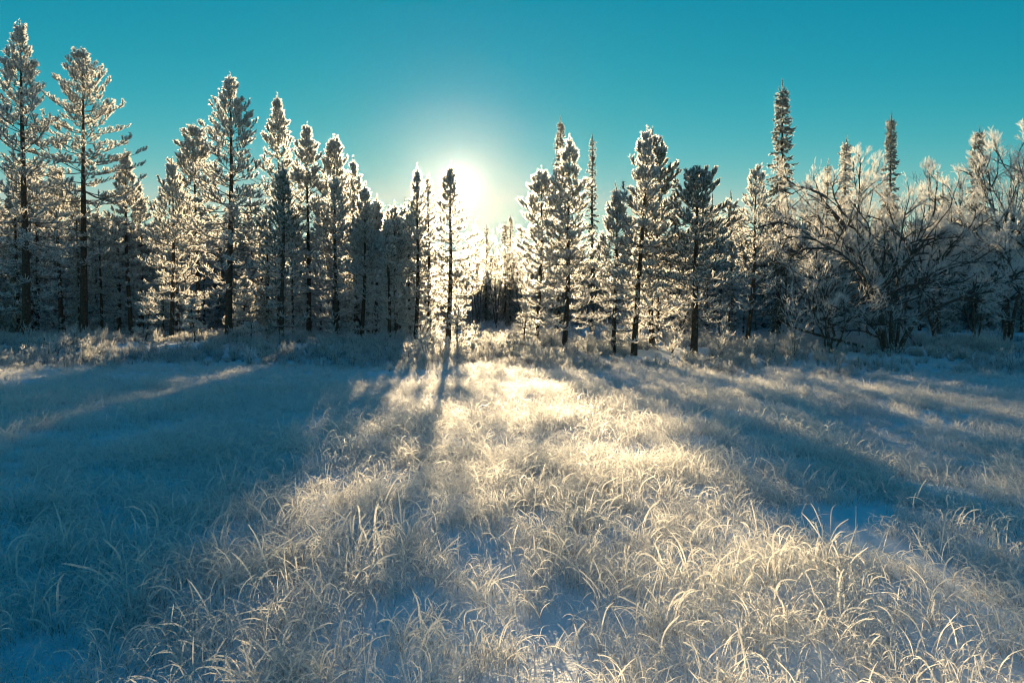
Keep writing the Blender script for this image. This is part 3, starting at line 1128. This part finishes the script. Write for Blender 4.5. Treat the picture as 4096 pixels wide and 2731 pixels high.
def blades(rng, n, L, spread, r, bend, beads=26, dry=.35, droop_dir=None, n_pt=10):
    """A tussock of arching frosted blades."""
    a = Acc()
    az = rng.uniform(0, 6.28, n)
    if droop_dir is not None:
        az = droop_dir + rng.normal(0, .9, n)
    rad = spread * np.sqrt(rng.random(n))
    b0 = rng.uniform(0, 6.28, n)
    p = np.stack([rad * np.cos(b0), rad * np.sin(b0), np.full(n, -.03)], 1)
    Ls = L * rng.uniform(.45, 1.15, n)
    e = np.radians(rng.uniform(66, 96, n))
    bd = np.radians(rng.uniform(bend * .35, bend * 1.2, n))
    pts = [p]
    kink = rng.uniform(.3, .85, n)
    wid = rng.uniform(.10, .34, n)
    for k in range(n_pt - 1):
        s = k / (n_pt - 1)
        w = np.exp(-((s - kink) / wid) ** 2) * (.48 / wid) + .3
        d = np.stack([np.cos(e) * np.cos(az), np.cos(e) * np.sin(az), np.sin(e)], 1)
        pts.append(pts[-1] + d * (Ls / (n_pt - 1))[:, None])
        e = e - bd / (n_pt - 1) * w
        az = az + rng.normal(0, .08, n)
    P = np.stack(pts, 1)
    s = np.linspace(0, 1, n_pt)
    rr = r * rng.uniform(.6, 1.3, n)
    fr = np.clip((s[None] - dry * rng.uniform(.5, 1.4, (n, 1))) / .25, 0, 1)
    R = rr[:, None] * (.30 + .55 * fr) * rng.uniform(.75, 1.25, P.shape[:2])
    R[:, -1] *= .3
    a.ribbon(P, R, rng, 0, fr)
    # rime standing off the upper part
    a.fuzz(P, rng, beads, rr * 1.55, rr * .75, .5, 0, .22, np.clip((s - dry * .6) / .25, .35, 1))
    return a


rg = np.random.default_rng(77)
sources = []
for k in range(7):
    sources.append(blades(rg, 22, rg.uniform(.26, .36), .15, .0034, rg.uniform(95, 140), 32, .22))
for k in range(4):                      # flattened, combed
    sources.append(blades(rg, 26, .30, .16, .0033, 165, 30, .12, droop_dir=k * 1.57))
for k in range(4):                      # few straighter stalks under thick rime
    sources.append(blades(rg, 6, .38, .14, .0052, 60, 56, .16))
for k in range(2):                      # thin bare brown stems with little rime
    sources.append(blades(rg, 14, .30, .12, .0022, 70, 16, .75))
NS = len(sources)


def sample_view(n, d0, d1, power=1.0, margin=1.25, xshift=0.0):
    """Points on the meadow between two distances, spread over the width the view takes in (and a margin)."""
    d = np.sqrt(d0 * d0 + (d1 * d1 - d0 * d0) * rg.random(n))
    x = rg.uniform(-1, 1, n) * (d * .75 * margin + 1.2)
    return x, d


X, Y = [], []
for n, d0, d1 in ((6000, 1.2, 8), (9500, 8, 15), (15000, 15, 28)):
    x, y = sample_view(n, d0, d1)
    X.append(x), Y.append(y)
X, Y = np.concatenate(X), np.concatenate(Y)
patch = vnoise(X / 1.3, Y / 1.3, 21) + .6 * vnoise(X / .5, Y / .5, 22)
right = sstep(.6, 3.2, X - .25 * Y + 1.2)              # the right side is snowier
keep = patch > -.46 + .32 * right * (1 - sstep(9, 15, Y)) - .25 * sstep(6, 12, Y)
keep &= rg.random(len(X)) < 1 - .22 * right * (1 - sstep(9, 15, Y))
keep &= rg.random(len(X)) < 1 - sstep(20, 25, Y) * .9
X, Y, patch = X[keep], Y[keep], patch[keep]
n = len(X)
idx = rg.integers(0, 7, n)
flat = (rg.random(n) < .30 + .35 * sstep(9, 15, Y))
idx[flat] = 7 + rg.integers(0, 4, flat.sum())
tall = rg.random(n) < .17
idx[tall] = 11 + rg.integers(0, 4, tall.sum())
bare = rg.random(n) < .10
idx[bare] = 15 + rg.integers(0, 2, bare.sum())
sz = rg.uniform(.65, 1.15, n) * (.85 + .5 * np.clip(patch, -.3, .5)) * (1 - .25 * sstep(14, 24, Y) * (X < -3))
flatten = rg.uniform(.7, 1.05, n)
pts = np.stack([X, Y, ground(X, Y)], 1)
rot = np.stack([rg.normal(0, .12, n), rg.normal(0, .12, n), rg.uniform(0, 6.28, n)], 1)
scatter('meadow_grass', sources, [GRASS], pts, rot, np.stack([sz, sz, sz * flatten], 1), idx, 'frosted arching grass covering the meadow')


def low_bush(seed, h, sp, stems, tip_r):
    rng = np.random.default_rng(seed)
    limbs = []
    for k in range(stems):
        az = rng.uniform(0, 6.28)
        ln = rng.uniform(.1, 1.) * sp
        hh = h * rng.uniform(.5, 1.)
        p = np.array([[math.cos(az) * ln * .3, math.sin(az) * ln * .3, -.05], [math.cos(az) * ln * .5, math.sin(az) * ln * .5, hh * .45],
                      [math.cos(az) * ln, math.sin(az) * ln, hh]])
        limbs.append(smooth_path(p, 6, rng, .01))
    a = Acc()
    cur = np.stack(limbs)
    a.tube(cur, np.tile(np.linspace(.008, .004, 6), (stems, 1)), 3, 0)
    t1 = spawn(rng, cur, 6, .45, 50, 4, .1, .2, .15, .06)
    a.tube(t1, np.tile([.004, .004, .003, .002], (len(t1), 1)), 3, 1)
    a.fuzz(t1, rng, 9, tip_r, tip_r * .36, .5, 1)
    return a


bush_src = [low_bush(600 + k, h, s, n_, r) for k, (h, s, n_, r) in enumerate([(.45, .32, 14, .03), (.55, .30, 16, .034), (.35, .4, 16, .03), (.7, .28, 12, .034), (.4, .25, 12, .028)])]
x1, y1 = sample_view(6500, 18.5, 34)
x2, y2 = sample_view(3800, 34, 62)
X, Y = np.concatenate([x1, x2]), np.concatenate([y1, y2])
edge = 20.0 + 3.2 * vnoise(X / 4, X * 0, 31) + 1.6 * vnoise(X / 1.2, Y / 1.2, 32) - .8 * sstep(6, 12, X)
pn = vnoise(X / 1.6, Y / 1.6, 33) + .5 * vnoise(X / .6, Y / .6, 34)
keep = (Y > edge) & (pn > -.20 + .25 * (1 - sstep(0, 2.5, Y - edge)))
X, Y, pn, edge = X[keep], Y[keep], pn[keep], edge[keep]
n = len(X)
s = rg.uniform(.45, 1.0, n) * (.55 + .45 * sstep(0, 4, Y - edge)) * (.8 + .7 * np.clip(pn, -.3, .6))
scatter('undergrowth', bush_src, [TWIGBARK, FROST], np.stack([X, Y, ground(X, Y)], 1),
        np.stack([rg.normal(0, .1, n), rg.normal(0, .1, n), rg.uniform(0, 6.28, n)], 1), np.stack([s, s, s * rg.uniform(.7, 1.2, n)], 1),
        rg.integers(0, 5, n), 'low frosted dwarf shrubs along the edge of the wood')
# the far wood that closes every gap: too many and too far to count
far_src = []
for k, (H, hw, kd) in enumerate([(9, 1.5, 'pine'), (8, 1.4, 'pine'), (9.5, 1.2, 'spruce'), (8, 1.3, 'spruce')]):
    tr_, cr_, _ = conifer(980 + k, H, hw, base=.03, peak=.9, power=.75, kind=kd, tuft=.6, tr=.16, dens=.3, fz=14, parts=0, bare=1.3, spacing=.55)
    cr_.add(np.concatenate(tr_.v), np.concatenate(tr_.f), 3)
    far_src.append(cr_)
fx, fy = [], []
NF = 3600
d = np.sqrt(49 ** 2 + (135 ** 2 - 49 ** 2) * rg.random(NF) ** 1.35)
x = rg.uniform(-1, 1, NF) * (d * .75 * 1.35 + 2)
sc_ = rg.uniform(.7, 1.1, NF)
u = x / d * F + 2048
open_ = (u > 1850) & (u < 2130)
sc_ = np.where((u > 1780) & (u < 2500) & (d < 75), sc_ * .62, sc_)
c_ = across(x, d)
for c0, c1, y0, zz, pr in LANES:
    sc_ = np.where((c_ > c0 - .6) & (c_ < c1 + .6) & (d < 90), sc_ * .6, sc_)
ok = ~(open_ & (d < 72)) & ~((u > 2050) & (u < 2560) & (d < 58))
x, d, sc_ = x[ok], d[ok], sc_[ok]
NF = len(x)
scatter('far_wood', far_src, CONIFER_MATS, np.stack([x, d, ground(x, d)], 1), np.stack([0 * d, 0 * d, rg.uniform(0, 6.28, NF)], 1),
        np.stack([sc_ * 1.1, sc_ * 1.1, sc_], 1), rg.integers(0, 4, NF), 'far frosted wood closing the view between the trunks')
# ------------------------------------------------------------------ haze box added for the warm glow near the sun
hm, ht, ho = new_mat('glow_haze')
pv = ht.nodes.new('ShaderNodeVolumePrincipled')
pv.inputs['Color'].default_value = (.96, .96, .96, 1)
pv.inputs['Density'].default_value = HAZE
pv.inputs['Anisotropy'].default_value = .92
ht.links.new(pv.outputs[0], ho.inputs['Volume'])
a = Acc()
q = np.array([[x, y, z] for z in (-6.0, 24.0) for y in (-25.0, 150.0) for x in (-140.0, 140.0)])
a.add(q, np.array([[0, 2, 1], [1, 2, 3], [4, 5, 6], [5, 7, 6], [0, 1, 4], [1, 5, 4], [2, 6, 3], [3, 6, 7], [0, 4, 2], [2, 4, 6], [1, 3, 5], [3, 7, 5]]))
hz = obj('haze', a.mesh('haze', [hm]))
hz['kind'] = 'stuff'
hz['label'] = 'thin haze added for the sun glow over the meadow and the wood'
print('TRIANGLES', TRIS[0], 'forest copies', count, BY)
